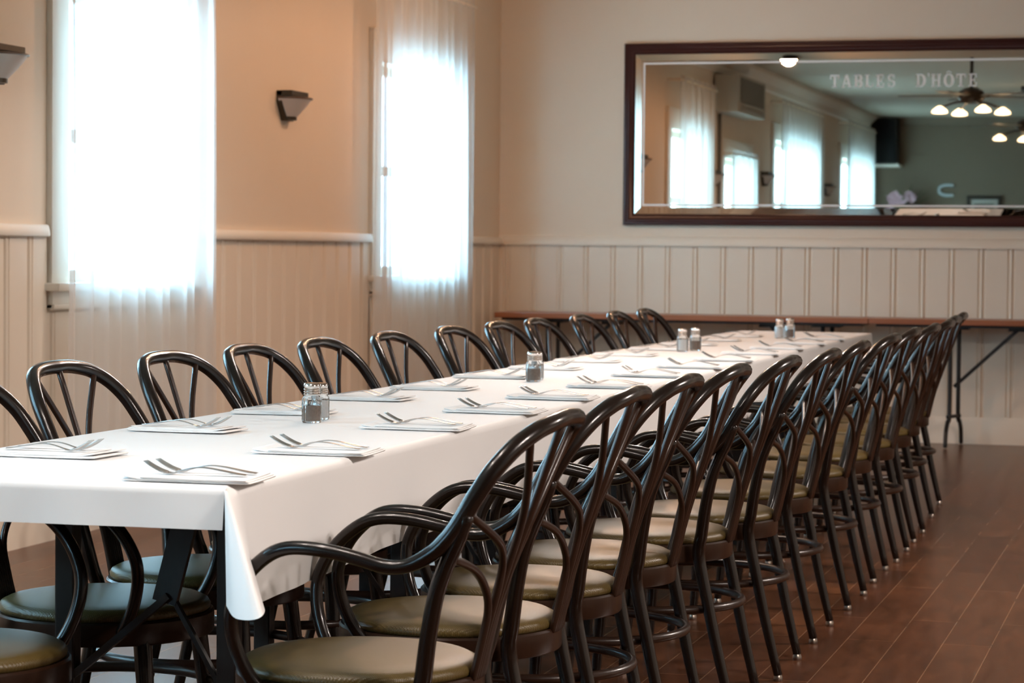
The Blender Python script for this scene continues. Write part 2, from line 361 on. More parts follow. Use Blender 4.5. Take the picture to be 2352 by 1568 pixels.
# ------------------------------------------------------------------ wall sconces
def sconce(label, y, z):
    root = empty('wall_sconce', (XL, y - .03, z)); tag(root, label, 'sconce', 'bronze wall sconces on the window wall')
    b = MB(); b.prism([(-.118, .074), (-.118, .015), (-.052, -.076), (.052, -.076), (.118, .015), (.118, .074)], 0, .030, 'x'); b.build('back_plate', M['bronze'], root, smooth=False, bevel=.003)
    b = MB(); b.box(.0, .085, -.118, .118, .046, .074); b.build('top_bar', M['bronze'], root, smooth=False, bevel=.004)
    def top(t): a = pi * t - pi / 2; return (.012 + .125 * cos(a) ** .8 if cos(a) > 0 else .012, .128 * sin(a), .030)
    b = MB(); n = 16; v = []
    for kk, (sx, z_) in enumerate(((1., .035), (.80, .0), (.55, -.035), (.36, -.060))):
        for i in range(n + 1):
            p = top(i / n); v.append((.012 + (p[0] - .012) * sx, p[1] * sx, z_))
    f = []
    for j in range(3):
        for i in range(n): f.append((j * (n + 1) + i, j * (n + 1) + i + 1, (j + 1) * (n + 1) + i + 1, (j + 1) * (n + 1) + i))
    f.append(tuple(3 * (n + 1) + i for i in range(n + 1))); b.add(v, f); b.build('glass_shade', M['frost'], root)
    b = MB(); b.tube([(p[0] + .002, p[1] * 1.01, .037) for p in [top(i / n) for i in range(n + 1)]], .0045, n=6, sub=2); b.build('rim', M['rim'], root)
    b = MB(); v = [(.012 + (top(i / n)[0] - .012) * .40, top(i / n)[1] * .40, z_) for z_ in (-.054, -.072) for i in range(n + 1)]
    f = [(i, i + 1, n + 2 + i, n + 1 + i) for i in range(n)] + [tuple(range(n + 1)), tuple(range(n + 1, 2 * n + 2)), (0, n, 2 * n + 1, n + 1)]
    b.add(v, f); b.build('bottom_cup', M['bronze'], root)
    return root
sconce('bronze half-cone wall sconce between the two curtained windows', 11.62, 1.925)
sconce('bronze half-cone wall sconce cut off at the picture\'s left edge', 8.50, 1.90)
sconce('bronze wall sconce between the air conditioner and next curtain, seen in mirror', 5.75, 1.98)
sconce('bronze wall sconce between two far curtains, seen in the mirror', 1.45, 1.98)

# ------------------------------------------------------------------ framed mirror with etched lettering
MX0, MX1, MZ0, MZ1 = -3.645, .02, 1.376, 2.562
mr = empty('mirror', ((MX0 + MX1) / 2, YB - .055, MZ0), -.0029); tag(mr, 'wide mahogany framed mirror etched TABLES D\'HOTE on the back wall', 'mirror')
hw, hh = (MX1 - MX0) / 2, MZ1 - MZ0
prof = [(0, 0), (0, -.030), (.008, -.038), (.018, -.040), (.026, -.034), (.034, -.034), (.040, -.028), (.058, -.022), (.062, -.026), (.068, -.022), (.074, -.008), (.074, 0)]
b = MB(); n = len(prof); vs = []
for (sx, z_, dz) in ((-1, 0, 1), (1, 0, 1), (1, hh, -1), (-1, hh, -1)):
    for (d, yy) in prof: vs.append((sx * (hw - d), yy + .045, z_ + dz * d))
fs = []
for i in range(4):
    j = (i + 1) % 4
    for q in range(n): fs.append((i * n + q, i * n + (q + 1) % n, j * n + (q + 1) % n, j * n + q))
b.add(vs, fs); b.build('frame', M['mahog'], mr, angle=30)
gx, gz0, gz1, bv = hw - .070, .070, hh - .070, .045
b = MB()
b.add([(-gx + bv, .030, gz0 + bv), (gx - bv, .030, gz0 + bv), (gx - bv, .030, gz1 - bv), (-gx + bv, .030, gz1 - bv), (-gx, .034, gz0), (gx, .034, gz0), (gx, .034, gz1), (-gx, .034, gz1)],
      [(0, 1, 2, 3), (4, 5, 1, 0), (5, 6, 2, 1), (6, 7, 3, 2), (7, 4, 0, 3)])
b.build('mirror_glass', M['mirror'], mr, smooth=False)
b = MB(); e0, e1 = bv + .010, bv + .022
for (x0, x1, z0, z1) in ((-gx + e0, gx - e0, gz0 + e0, gz0 + e1), (-gx + e0, gx - e0, gz1 - e1, gz1 - e0), (-gx + e0, -gx + e1, gz0 + e1, gz1 - e1), (gx - e1, gx - e0, gz0 + e1, gz1 - e1)):
    b.box(x0, x1, .0294, .0301, z0, z1)
b.build('etched_border', M['etch'], mr, smooth=False)
# lettering built from slab-serif strokes on a unit-high grid
def band(pts, wd):
    out = []; n = len(pts)
    for i in range(n - 1):
        (x0, y0), (x1, y1) = pts[i], pts[i + 1]; w0, w1 = (wd[i], wd[i + 1]) if isinstance(wd, list) else (wd, wd)
        d = math.hypot(x1 - x0, y1 - y0) or 1; nx, ny = -(y1 - y0) / d, (x1 - x0) / d
        out.append([(x0 - nx * w0 / 2, y0 - ny * w0 / 2), (x1 - nx * w1 / 2, y1 - ny * w1 / 2), (x1 + nx * w1 / 2, y1 + ny * w1 / 2), (x0 + nx * w0 / 2, y0 + ny * w0 / 2)])
    return out
def rc(x0, x1, y0, y1): return [[(x0, y0), (x1, y0), (x1, y1), (x0, y1)]]
def arc(cx, cy, rx, ry, a0, a1, wf, n=14):
    p = [(cx + rx * cos(radians(a0 + (a1 - a0) * i / n)), cy + ry * sin(radians(a0 + (a1 - a0) * i / n))) for i in range(n + 1)]
    w = [wf(radians(a0 + (a1 - a0) * i / n)) for i in range(n + 1)]; return band(p, w)
tk = lambda a: .09 + .12 * abs(cos(a))
GL = {
 'T': rc(.27, .43, 0, 1) + rc(0, .70, .88, 1) + rc(0, .08, .66, .9) + rc(.62, .70, .66, .9) + rc(.16, .54, 0, .09),
 'A': band([(.10, .03), (.34, 1)], .08) + band([(.36, 1), (.64, .03)], .17) + rc(.2, .54, .28, .36) + rc(0, .24, 0, .09) + rc(.48, .78, 0, .09),
 'B': rc(.08, .24, 0, 1) + rc(0, .34, 0, .09) + rc(0, .34, .91, 1) + rc(.2, .36, .46, .54) + arc(.34, .74, .20, .215, -90, 90, tk) + arc(.35, .27, .24, .225, -90, 90, tk) + rc(.24, .36, .0, .085) + rc(.24, .36, .915, 1),
 'L': rc(.08, .24, 0, 1) + rc(0, .34, .91, 1) + rc(0, .60, 0, .10) + rc(.52, .60, 0, .34),
 'E': rc(.08, .24, 0, 1) + rc(0, .60, 0, .10) + rc(0, .58, .90, 1) + rc(.52, .60, 0, .32) + rc(.50, .58, .70, 1) + rc(.2, .42, .46, .54) + rc(.38, .44, .36, .64),
 'S': arc(.29, .74, .20, .215, 20, 270, lambda a: .08 + .08 * abs(cos(a))) + arc(.31, .27, .21, .225, 90, -160, lambda a: .08 + .09 * abs(cos(a))) + rc(.46, .53, .68, .98) + rc(.05, .12, .02, .32),
 'D': rc(.08, .24, 0, 1) + rc(0, .34, 0, .09) + rc(0, .34, .91, 1) + arc(.33, .5, .31, .455, -90, 90, tk),
 'H': rc(.06, .22, 0, 1) + rc(.48, .64, 0, 1) + rc(.2, .5, .46, .54) + rc(0, .28, 0, .09) + rc(0, .28, .91, 1) + rc(.42, .70, 0, .09) + rc(.42, .70, .91, 1),
 'O': arc(.34, .5, .29, .46, 0, 360, tk, 32),
 "'": band([(.06, 1.04), (.10, .78)], [.12, .05]),
 '^': band([(.16, 1.07), (.34, 1.20)], .06) + band([(.34, 1.20), (.52, 1.07)], .06),
}
cap = .082
def word(txt, x, z, adv):
    b = MB()
    for ch in txt:
        if ch == 'Ô': polys = GL['O'] + GL['^']
        else: polys = GL[ch]
        for p in polys: b.prism([(x + q[0] * cap * 1.02, z + q[1] * cap) for q in p], .0294, .0301, 'y')
        x += adv.get(ch, .905) * cap
    b.build('etched_lettering', M['etch'], mr, smooth=False)
mcx = (MX0 + MX1) / 2
word('TABLES', -2.292 - mcx, 2.262 - MZ0, {'T': .90, 'A': .96, 'B': .86, 'L': .86, 'E': .88})
word("D'HÔTE", -1.745 - mcx, 2.262 - MZ0, {'D': .88, "'": .30, 'H': .98, 'Ô': .91, 'T': .96})

# ------------------------------------------------------------------ folding tables along the back wall
def wall_table(label, x0, x1, legs):
    root = empty('folding_table', ((x0 + x1) / 2, 15.33, 0)); tag(root, label, 'table', 'folding tables along the back wall'); c = (x0 + x1) / 2
    b = MB(); b.box(x0 - c, x1 - c, -.225, .16, .764, .799); b.build('tabletop', M['bar'], root, smooth=False, bevel=.004)
    b = MB(); b.box(x0 - c + .04, x1 - c - .04, -.19, .14, .748, .764); b.build('apron', M['black'], root, smooth=False)
    for (lx, brx) in legs:
        f = MB(); L = lx - c
        for s_, yy in ((-1, -.17), (1, .10)):
            f.tube([(L, -.045 + s_ * .06, .76), (L, -.045 + s_ * .055, .35), (L, -.045 + s_ * .062, .20), (L, yy, .15), (L, yy * 1.05, .0)] if False else [(L + s_ * .022, -.05 + s_ * .05, .755), (L + s_ * .022, -.05 + s_ * .05, .22), (L + s_ * .028, -.05 + s_ * .09, .16), (L + s_ * .030, -.05 + s_ * .17, .10), (L + s_ * .030, -.05 + s_ * .20, .012)], .0135, n=8, sub=4)
        f.bar((L - .03, -.13, .19), (L + .03, .03, .19), .02, .02)
        leg = f.build('leg', M['black'], root)
        q = MB(); q.box(L - .09, L + .09, -.13, .03, .735, .748); q.build('hinge_plate', M['black'], root, smooth=False)
        q = MB(); q.bar((L, -.05, .375), (brx - c, -.05, .742), .016, .022); q.box(brx - c - .06, brx - c + .06, -.11, .01, .728, .748); q.build('brace', M['black'], root, smooth=False)
    return root
wall_table('wood-edged folding table on the back wall, left of the tabletop joint', -4.40, -1.972, [(-4.05, -3.65), (-2.25, -2.62)])
wall_table('wood-edged folding table on the back wall, right of the tabletop joint', -1.968, .46, [(-1.452, -1.06), (.10, -.30)])

# ------------------------------------------------------------------ banquet tables and cloth
# chair positions: rows on the open-floor side (RX, RY) and window side (LY)
RY = [4.185, 4.725, 5.265, 5.805, 6.345, 6.88, 7.56, 8.30, 9.00, 9.61, 10.28, 10.92, 11.52]
RX = [-1.449, -1.444, -1.444, -1.432, -1.392, -1.360, -1.364, -1.356, -1.364, -1.354, -1.362, -1.396, -1.420]
LY = [4.00, 4.66, 5.20, 5.80, 6.36, 6.92, 7.56, 8.24, 8.86, 9.40, 10.09, 10.77, 11.34]
NT = 5; TL = (TY1 - TY0) / NT
def banquet_table(i):
    y0 = TY0 + i * TL + .004; y1 = TY0 + (i + 1) * TL - .004; cx = (TX0 + TX1) / 2
    root = empty('banquet_table', (cx, y0, 0)); L = y1 - y0; w = (TX1 - TX0) / 2 - .006
    lab = ['with its bare black legs showing at the hanging cloth corner', 'second of five tables under the long cloth', 'middle one of five tables under the long cloth', 'fourth of five tables under the long cloth', 'at the end of the cloth nearest the mirror wall'][i]
    tag(root, 'black-legged folding table ' + lab, 'table', 'folding tables under the long white cloth')
    b = MB(); b.box(-w, w, 0, L, TZ - .030, TZ - .004); b.build('tabletop', M['under'], root, smooth=False, bevel=.004)
    b = MB(); b.box(-w + .05, w - .05, .05, .07, TZ - .062, TZ - .03); b.box(-w + .05, w - .05, L - .07, L - .05, TZ - .062, TZ - .03); b.box(-w + .05, -w + .07, .07, L - .07, TZ - .062, TZ - .03); b.box(w - .07, w - .05, .07, L - .07, TZ - .062, TZ - .03); b.build('apron', M['black'], root, smooth=False)
    for e, yy in ((1, .375), (-1, L - .375)):
        for lx in (-.105, .240):
            b = MB(); b.box(lx - .021, lx + .021, yy - .017, yy + .017, 0.012, TZ - .03); lg = b.build('leg', M['worn'], root, smooth=False, bevel=.004)
            b = MB(); b.box(lx - .023, lx + .023, yy - .019, yy + .019, 0, .014); b.build('foot_cap', M['rubber'], lg, smooth=False)
        b = MB(); b.box(-.085, .220, yy - .012, yy + .012, .10, .135); b.build('crossbar', M['worn'], root, smooth=False)
        b = MB(); b.bar((-.09, yy, .35), (.105, yy + e * .02, .515), .030, .014); b.bar((.095, yy + e * .02, .50), (.150, yy + e * .03, TZ - .05), .05, .014); b.bar((.115, yy + e * .02, .505), (.225, yy, .34), .010, .010); b.build('brace', M['worn'], root, smooth=False)
    return root
for i in range(NT): banquet_table(i)

SKEW = lambda x, y: x + (x - (TX0 + TX1) / 2) / ((TX1 - TX0) / 2) * .030 * max(0, 1 - (y - TY0) / 6)   # the joined tables taper a little
def tablecloth():
    zt = TZ + .005; b = MB(); rnd = random.Random(4)
    x0, x1, y0, y1 = TX0 - .004, TX1 + .004, TY0 - .006, TY1 + .006; r = .014
    def ridge(x, y):
        z = 0
        for xc, h in ((-2.05, .0014), (-2.25, .0006), (-1.86, .0006)): z += h * exp(-((x - xc) / .010) ** 2)
        for yc in (4.95, 6.3, 7.75, 9.1, 10.6, 12.0): z += .0008 * exp(-((y - yc) / .012) ** 2)
        return z + .0006 * sin(9 * x + 3 * y) * sin(2.1 * y)
    nx, ny = 40, 260
    b.grid(lambda u, v: ((x0 + r) + u * (x1 - x0 - 2 * r), (y0 + r) + v * (y1 - y0 - 2 * r), zt + ridge((x0 + r) + u * (x1 - x0 - 2 * r), (y0 + r) + v * (y1 - y0 - 2 * r))), nx, ny)
    ph = [rnd.uniform(0, 6.3) for _ in range(6)]
    def skirt(p0, p1, nrm, h, flare, n, edge, wav, amp=1.):
        L = (Vector(p1) - Vector(p0)).length
        def fn(u, v):
            px = p0[0] + (p1[0] - p0[0]) * u; py = p0[1] + (p1[1] - p0[1]) * u; s = u * L
            if v < .12:
                a = v / .12 * pi / 2; off = -r + r * sin(a); z = zt - r + r * cos(a)
                if v == 0: z += ridge(px - nrm[0] * r, py - nrm[1] * r)
            else:
                t = (v - .12) / .88; hh_ = h + amp * (.007 * sin(2.2 * s + ph[0]) + .004 * sin(5.3 * s + ph[1])) + edge(u, s)
                z = zt - r - (hh_ - r) * t
                off = flare * t + wav * t * (sin(4.1 * s + ph[2]) + .6 * sin(9.7 * s + ph[3] + t)) + .0015 * sin(31 * s + ph[4]) * t
            return (px + nrm[0] * off, py + nrm[1] * off, z)
        b.grid(fn, n, 22)
    zero = lambda u, s: 0
    skirt((x0 + r, y0), (x1 - .004, y0), (0, -1), .076, .010, 40, zero, .002, .15)                       # short end facing the camera
    skirt((x1, y0 + .10), (x1, y1), (1, 0), .212, .008, 320, zero, .004)                                # open-floor side
    sm = lambda t: t * t * (3 - 2 * t)
    def over_arms(u, s):          # the window-side overhang lies up over the chair arms
        y = y0 + s; d = min(abs(y - c) for c in LY); return -.155 * (1 - sm(min(1, max(0, (d - .275) / .05))))
    skirt((x0, y0), (x0, y1), (-1, 0), .205, .004, 420, over_arms, .002)                                   # window side
    skirt((x0, y1), (x1, y1), (0, 1), .10, .02, 40, zero, .003)
    # corner fold hanging at the near right corner
    bot = [(x1 + .026, y0 - .068, zt - .200), (x1 + .058, y0 - .120, zt - .2105), (x1 + .088, y0 - .148, zt - .210), (x1 + .112, y0 - .160, zt - .205), (x1 + .118, y0 - .146, zt - .199), (x1 + .092, y0 - .070, zt - .200), (x1 + .036, y0 + .045, zt - .209), (x1 + .019, y0 + .10, zt - .212), (x1 + .016, y0 + .16, zt - .212)]
    top = [(x1 - .003, y0 - .002), (x1 - .001, y0 - .001), (x1 + .001, y0 + .001), (x1 + .001, y0 + .004), (x1 + .001, y0 + .010), (x1 + .001, y0 + .03), (x1 + .0015, y0 + .07), (x1 + .0025, y0 + .10), (x1 + .0015, y0 + .16)]
    # the fold's own face starts below the short end's hem line
    m = len(bot)
    P, _ = spline(bot, .01, 5, False); T_, _ = spline([(p[0], p[1], zt - r * .6) for p in top], .01, 5, False); n = len(P)
    I, _ = spline([(x1 - r, y0 + max(r, p[1] - y0), zt) for p in top], .01, 5, False)
    rows = 18; vs = []
    for j in range(rows + 1):
        t = max(0, (j - 1) / (rows - 1))
        for i in range(n):
            if j == 0: vs.append(tuple(I[i])); continue
            s = t ** 1.05; q = T_[i] * (1 - s) + P[i] * s; q.z = T_[i].z * (1 - t) + P[i].z * t; vs.append(tuple(q))
    b.add(vs, [(j * n + i, j * n + i + 1, (j + 1) * n + i + 1, (j + 1) * n + i) for j in range(rows) for i in range(n - 1)])
    b.v = [(SKEW(x, y), y, z) for (x, y, z) in b.v]
    o = b.build('tablecloth', M['cloth'], angle=70)
    tag(o, 'long white tablecloth with one corner hanging in a fold', 'tablecloth'); return o
tablecloth()

# ------------------------------------------------------------------ bentwood armchairs
def make_chair():
    root = empty('bentwood_armchair')
    half = [(0, -.362, .915), (.050, -.364, .914), (.098, -.361, .910), (.147, -.348, .900), (.191, -.323, .875), (.223, -.294, .836), (.239, -.265, .788), (.249, -.237, .738),
            (.252, -.215, .710), (.253, -.190, .688), (.254, -.150, .667), (.254, -.108, .664), (.253, -.059, .676), (.252, .009, .688), (.248, .071, .688), (.243, .115, .669), (.234, .157, .628), (.226, .183, .577), (.220, .187, .535), (.212, .178, .490), (.202, .160, .448), (.192, .138, .418)]
    hr = [.0165] * 6 + [.0165, .016, .0152, .0142] + [.0128] * 11 + [.012]
    pts = [(-x, y, z) for (x, y, z) in half[:0:-1]] + half; rad = hr[:0:-1] + hr
    b = MB(); b.tube(pts, rad, n=12, sub=5); b.build('back_hoop', M['wood'], root, angle=60)
    for s_ in (-1, 1):
        b = MB(); P = [(.250, -.255, .756), (.247, -.237, .712), (.239, -.216, .670), (.235, -.197, .620), (.225, -.181, .549), (.210, -.167, .470), (.194, -.158, .412), (.192, -.180, .300), (.189, -.208, .170), (.185, -.245, .018)]
        b.tube([(s_ * x, y, z) for x, y, z in P], [.0125, .014, .0145, .015, .0155, .0165, .017, .016, .015, .0125], n=10, sub=4); lg = b.build('leg', M['wood'], root, angle=60)
        b = MB(); b.lathe([(.0125, .0), (.0135, .002), (.0135, .011), (.011, .017)], 12, (s_ * .184, -.2455, 0)); b.build('foot_glide', M['glide'], lg)
        b = MB(); P = [(.148, .166, .412), (.155, .175, .330), (.163, .184, .240), (.174, .196, .090), (.180, .202, .018)]
        b.tube([(s_ * x, y, z) for x, y, z in P], [.0195, .019, .0175, .0145, .0125], n=10, sub=3); lg = b.build('leg', M['wood'], root, angle=60)
        b = MB(); b.lathe([(.0125, .0), (.0135, .002), (.0135, .011), (.011, .017)], 12, (s_ * .180, .202, 0)); b.build('foot_glide', M['glide'], lg)
    b = MB(); b.lathe([(.198, .392), (.226, .390), (.229, .394), (.229, .434), (.225, .438), (.198, .438)], 48, (0, .020, 0), loop=True); b.build('seat_ring', M['wood2'], root, angle=40)
    b = MB(); b.lathe([(.05, .436), (.214, .436), (.2205, .441), (.2215, .448), (.217, .456), (.204, .4625), (.175, .4665), (.12, .470), (.05, .472), (.005, .4725)], 48, (0, .020, 0)); b.build('seat_cushion', M['cushion'], root, angle=60)
    b = MB(); b.tube([(.2445 * cos(a), .010 + .2445 * sin(a), .270) for a in [2 * pi * i / 24 for i in range(24)]], .0115, n=8, sub=2, closed=True); b.build('stretcher_ring', M['wood2'], root, angle=60)
    sp = {0: [(0, -.206, .434), (0, -.226, .520), (0, -.258, .620), (0, -.308, .760), (0, -.357, .906)],
          1: [(.0105, -.206, .434), (.0100, -.226, .520), (.0115, -.256, .620), (.030, -.290, .715), (.068, -.312, .785), (.146, -.338, .886)],
          2: [(.021, -.205, .434), (.0195, -.225, .520), (.024, -.250, .610), (.052, -.264, .662), (.108, -.268, .702), (.236, -.250, .762)],
          3: [(.031, -.204, .434), (.0285, -.220, .505), (.034, -.232, .560), (.064, -.236, .604), (.130, -.234, .648), (.240, -.224, .682)]}
    for kk, P in sp.items():
        for s_ in ((1,) if kk == 0 else (-1, 1)):
            b = MB(); b.tube([(s_ * x, y, z) for x, y, z in P], .0078, n=8, sub=4, flat=1.0); b.build('spindle', M['wood2'], root, angle=60)
    return root
chair0 = make_chair()
used = []
def place_chair(x, y, rz, label, group, zs=1.):
    c = chair0 if not used else copy_tree(chair0)
    used.append(1); c.location = (x, y, 0); c.rotation_euler = (0, 0, rz); c.scale = (1, 1, zs); tag(c, label, 'chair', group)
rr = random.Random(2)
for i, (x, y) in enumerate(zip(RX, RY)):
    lab = 'dark bentwood armchair with olive seat, %s from the hanging cloth corner, open-floor side' % ORD[i]
    if i == 12: lab = 'dark bentwood armchair closest to the mirror wall in the open-floor side row'
    place_chair(x, y, pi / 2 + (rr.uniform(-.03, .03) if i > 4 else rr.uniform(-.01, .01)), lab, 'armchairs along the open-floor side of the table', .985 if i == 0 else 1.)
for i, y in enumerate(LY):
    lab = 'dark bentwood armchair pushed in on the window side, %s from the camera end' % ORD[i]
    if i == 12: lab = 'dark bentwood armchair closest to the mirror wall in the window-side row'
    place_chair(-2.228 + .0055 * (y - 5) + rr.uniform(-.006, .002), y, -pi / 2 + (rr.uniform(-.03, .03)), lab, 'armchairs along the window side of the table')

# ------------------------------------------------------------------ place settings
ZT = TZ + .0065
def make_napkin():
    rnd = random.Random(9); b = MB()
    def sheet(x0, x1, y0, y1, z, th, sag):
        def pt(u, v, top):
            x = x0 + (x1 - x0) * u; y = y0 + (y1 - y0) * v
            lift = .0010 * sin(19 * x + 7 * y + sag) + (.005 * sag * max(0, u - .86) / .14 if sag > 0 else 0) + (.003 * max(0, .1 - u) / .1 * max(0, 1 - v))
            return (x, y, max(.0003, z + max(lift, -.0002) + (th if top else 0)))
        nu, nv = 24, 12; ring = [(i / nu, 0) for i in range(nu)] + [(1, j / nv) for j in range(nv)] + [(1 - i / nu, 1) for i in range(nu)] + [(0, 1 - j / nv) for j in range(nv)]
        def fn(top): return lambda u, v: pt(.010 + .98 * u, .014 + .972 * v, top)
        b.grid(fn(True), nu, nv); b.grid(fn(False), nu, nv, True)
        n = len(ring); rows = []
        inn = lambda t: (.010 + .98 * t[0], .014 + .972 * t[1])
        rows.append([pt(*inn(t), True) for t in ring])
        mid = [tuple((p + q) / 2 for p, q in zip(pt(*t, True), pt(*t, False))) for t in ring]; rows.append(mid)
        rows.append([pt(*inn(t), False) for t in ring])
        b.add([p for r_ in rows for p in r_], [(k_ * n + i, k_ * n + (i + 1) % n, (k_ + 1) * n + (i + 1) % n, (k_ + 1) * n + i) for k_ in range(2) for i in range(n)])
    sheet(-.125, .125, -.070, .070, 0, .0042, .3); sheet(-.122, .120, -.066, .071, .0036, .0034, 1.2); sheet(-.118, .085, -.060, .074, .0064, .0028, -.5)
    me = b.mesh('napkin', M['napkin'], angle=75)
    import bmesh
    bm = bmesh.new(); bm.from_mesh(me); bmesh.ops.remove_doubles(bm, verts=bm.verts, dist=1e-5); bmesh.ops.recalc_face_normals(bm, faces=bm.faces); bm.to_mesh(me); bm.free()
    o = bpy.data.objects.new('napkin', me); COL.objects.link(o); return o
def make_fork():
    b = MB(); th = .0016
    # (x, half width, z) centre line of the handle, +x points to the tines
    cl = [(-.098, .0060, .0022), (-.094, .0092, .0024), (-.080, .0098, .0040), (-.055, .0080, .0085), (-.030, .0058, .0125), (-.008, .0040, .0135), (.012, .0034, .0105), (.030, .0042, .0055), (.040, .0085, .0028), (.048, .0118, .0026), (.056, .0125, .0044)]
    P, _ = spline([(x, w, z) for x, w, z in cl], 1, 3, False)
    vs = []; n = len(P)
    for p in P: vs += [(p.x, -p.y, p.z), (p.x, 0, p.z - (.0012 if p.x > .035 else -.0008)), (p.x, p.y, p.z)]
    for p in P: vs += [(p.x, -p.y, p.z + th), (p.x, 0, p.z + th - (.0012 if p.x > .035 else -.0008)), (p.x, p.y, p.z + th)]
    fs = []
    for i in range(n - 1):
        for q in range(2):
            a = i * 3 + q; fs.append((a, a + 3, a + 4, a + 1)); fs.append((3 * n + a, 3 * n + a + 1, 3 * n + a + 4, 3 * n + a + 3))
        a = i * 3; fs.append((a, 3 * n + a, 3 * n + a + 3, a + 3)); a += 2; fs.append((a, a + 3, 3 * n + a + 3, 3 * n + a))
    fs += [(0, 1, 3 * n + 1, 3 * n), (1, 2, 3 * n + 2, 3 * n + 1)]
    a = (n - 1) * 3; fs += [(a + 1, a, 3 * n + a, 3 * n + a + 1), (a + 2, a + 1, 3 * n + a + 1, 3 * n + a + 2)]
    b.add(vs, fs)
    for yy in (-.0105, -.0035, .0035, .0105):
        b.tube([(.054, yy, .0046), (.066, yy, .0088), (.080, yy * .97, .0158), (.094, yy * .93, .0245)], [.0021, .0018, .0016, .0010], n=6, sub=3)
    return b.build('fork', M['steel'], angle=50)
nap0, fork0 = make_napkin(), make_fork(); nn = [0]
def setting(x, y, side, i):
    rz = (pi if side == 'r' else 0) + rr.uniform(-.05, .05); sd = 'open-floor side' if side == 'r' else 'window side'
    n_ = nap0 if nn[0] == 0 else nap0.copy()
    if nn[0]: COL.objects.link(n_)
    n_.location = (x, y, ZT); n_.rotation_euler = (0, 0, rz); n_.scale = (1, rr.uniform(.92, 1.06), 1)
    tag(n_, 'folded white napkin under two forks, %s setting from the camera end, %s' % (ORD[i], sd), 'napkin', 'folded napkins on the %s of the table' % sd)
    for q in (0, 1):
        f = fork0 if nn[0] == 0 and q == 0 else fork0.copy()
        if not (nn[0] == 0 and q == 0): COL.objects.link(f)
        dx, dy = ((.0, -.022), (.003, .022))[q] if side == 'r' else ((-.002, -.022), (.002, .022))[q]
        f.location = (x + dx + rr.uniform(-.004, .004), y + dy + rr.uniform(-.003, .003), ZT + .0098); f.rotation_euler = (0, 0, rz + rr.uniform(-.05, .05))
        f.name = 'fork'; tag(f, 'steel fork %s on the %s napkin from the camera end, %s' % (('in front', 'behind')[q], ORD[i], sd), 'fork', 'steel forks laid on the napkins')
    nn[0] += 1
NR = [(-1.750, 4.085), (-1.750, 4.71), (-1.773, 5.45), (-1.765, 6.08), (-1.774, 6.70), (-1.760, 7.33), (-1.785, 8.04), (-1.775, 8.70), (-1.775, 9.34), (-1.78, 9.98), (-1.775, 10.62), (-1.775, 11.25), (-1.775, 11.90)]
NL = [(-2.222, 4.46), (-2.243, 5.17), (-2.252, 5.81), (-2.245, 6.44), (-2.225, 7.00), (-2.25, 7.72), (-2.24, 8.36), (-2.245, 9.00), (-2.24, 9.62), (-2.24, 10.26), (-2.235, 10.86), (-2.23, 11.45), (-2.23, 12.05)]
for i, (x, y) in enumerate(NR): setting(x, y, 'r', i)
for i, (x, y) in enumerate(NL): setting(x, y, 'l', i)

# ------------------------------------------------------------------ salt and pepper shakers
def make_shaker(kind, fill, top):
    root = empty(kind + '_shaker')
    facet = lambda a, z: (1 - .035 * abs(sin(5 * a)) + .018 * sin(10 * a) * sin(z * 520)) if .003 < z < .064 else 1.
    b = MB(); b.lathe([(.0001, .0035), (.0185, .0045), (.0185, .050), (.0165, .060), (.0135, .066), (.0135, .074), (.0155, .074), (.0158, .066), (.0200, .0605), (.0225, .054), (.0222, .0495), (.0225, .045), (.0222, .0405), (.0225, .036), (.0222, .0315), (.0225, .027), (.0222, .0225), (.0225, .018), (.0222, .0135), (.0224, .009), (.0220, .005), (.0200, .0), (.0001, 0)], 60, mod=facet); b.build('glass_body', M['glass'], root, angle=25)
    b = MB(); b.lathe([(.0001, .0052), (.0178, .0052), (.0178, fill), (.0001, fill + .002)], 32); b.build('filling', M[kind], root, angle=40)
    b = MB(); b.lathe([(.0140, .0665), (.0175, .0665), (.0178, .069), (.0166, .0705), (.0166, .0735), (.0178, .075), (.0166, .0765), (.0166, .0795), (.0178, .081), (.0166, .0825), (.0166, .087), (.0178, .089), (.0172, .094), (.0150, .0965), (.0001, .098)], 32); b.build('screw_cap', M['chrome'], root, angle=35)
    return root
pep0, sal0 = make_shaker('pepper', .041, .1), make_shaker('salt', .050, .1)
JS = [((-2.074, 5.535), (-2.096, 5.655)), ((-2.070, 7.565), (-2.092, 7.69)), ((-2.082, 10.26), (-2.112, 10.13)), ((-1.965, 12.06), (-1.995, 11.93))]
wh = ['in the shaker pair nearest the camera end', 'in the second shaker pair along the cloth', 'in the third shaker pair along the cloth', 'in the shaker pair nearest the mirror wall']
for i, (pp, sp_) in enumerate(JS):
    for proto, pos, nm in ((pep0, pp, 'pepper'), (sal0, sp_, 'salt')):
        s_ = proto if i == 0 else copy_tree(proto); s_.location = (pos[0], pos[1], ZT); s_.rotation_euler = (0, 0, i * .7); s_.scale = (1.13, 1.13, 1.0) if nm == 'pepper' or i > 1 else (1.06, 1.06, .93)
        tag(s_, 'glass %s shaker with metal screw cap %s' % (nm, wh[i]), 'shaker', 'glass shakers down the middle of the cloth')

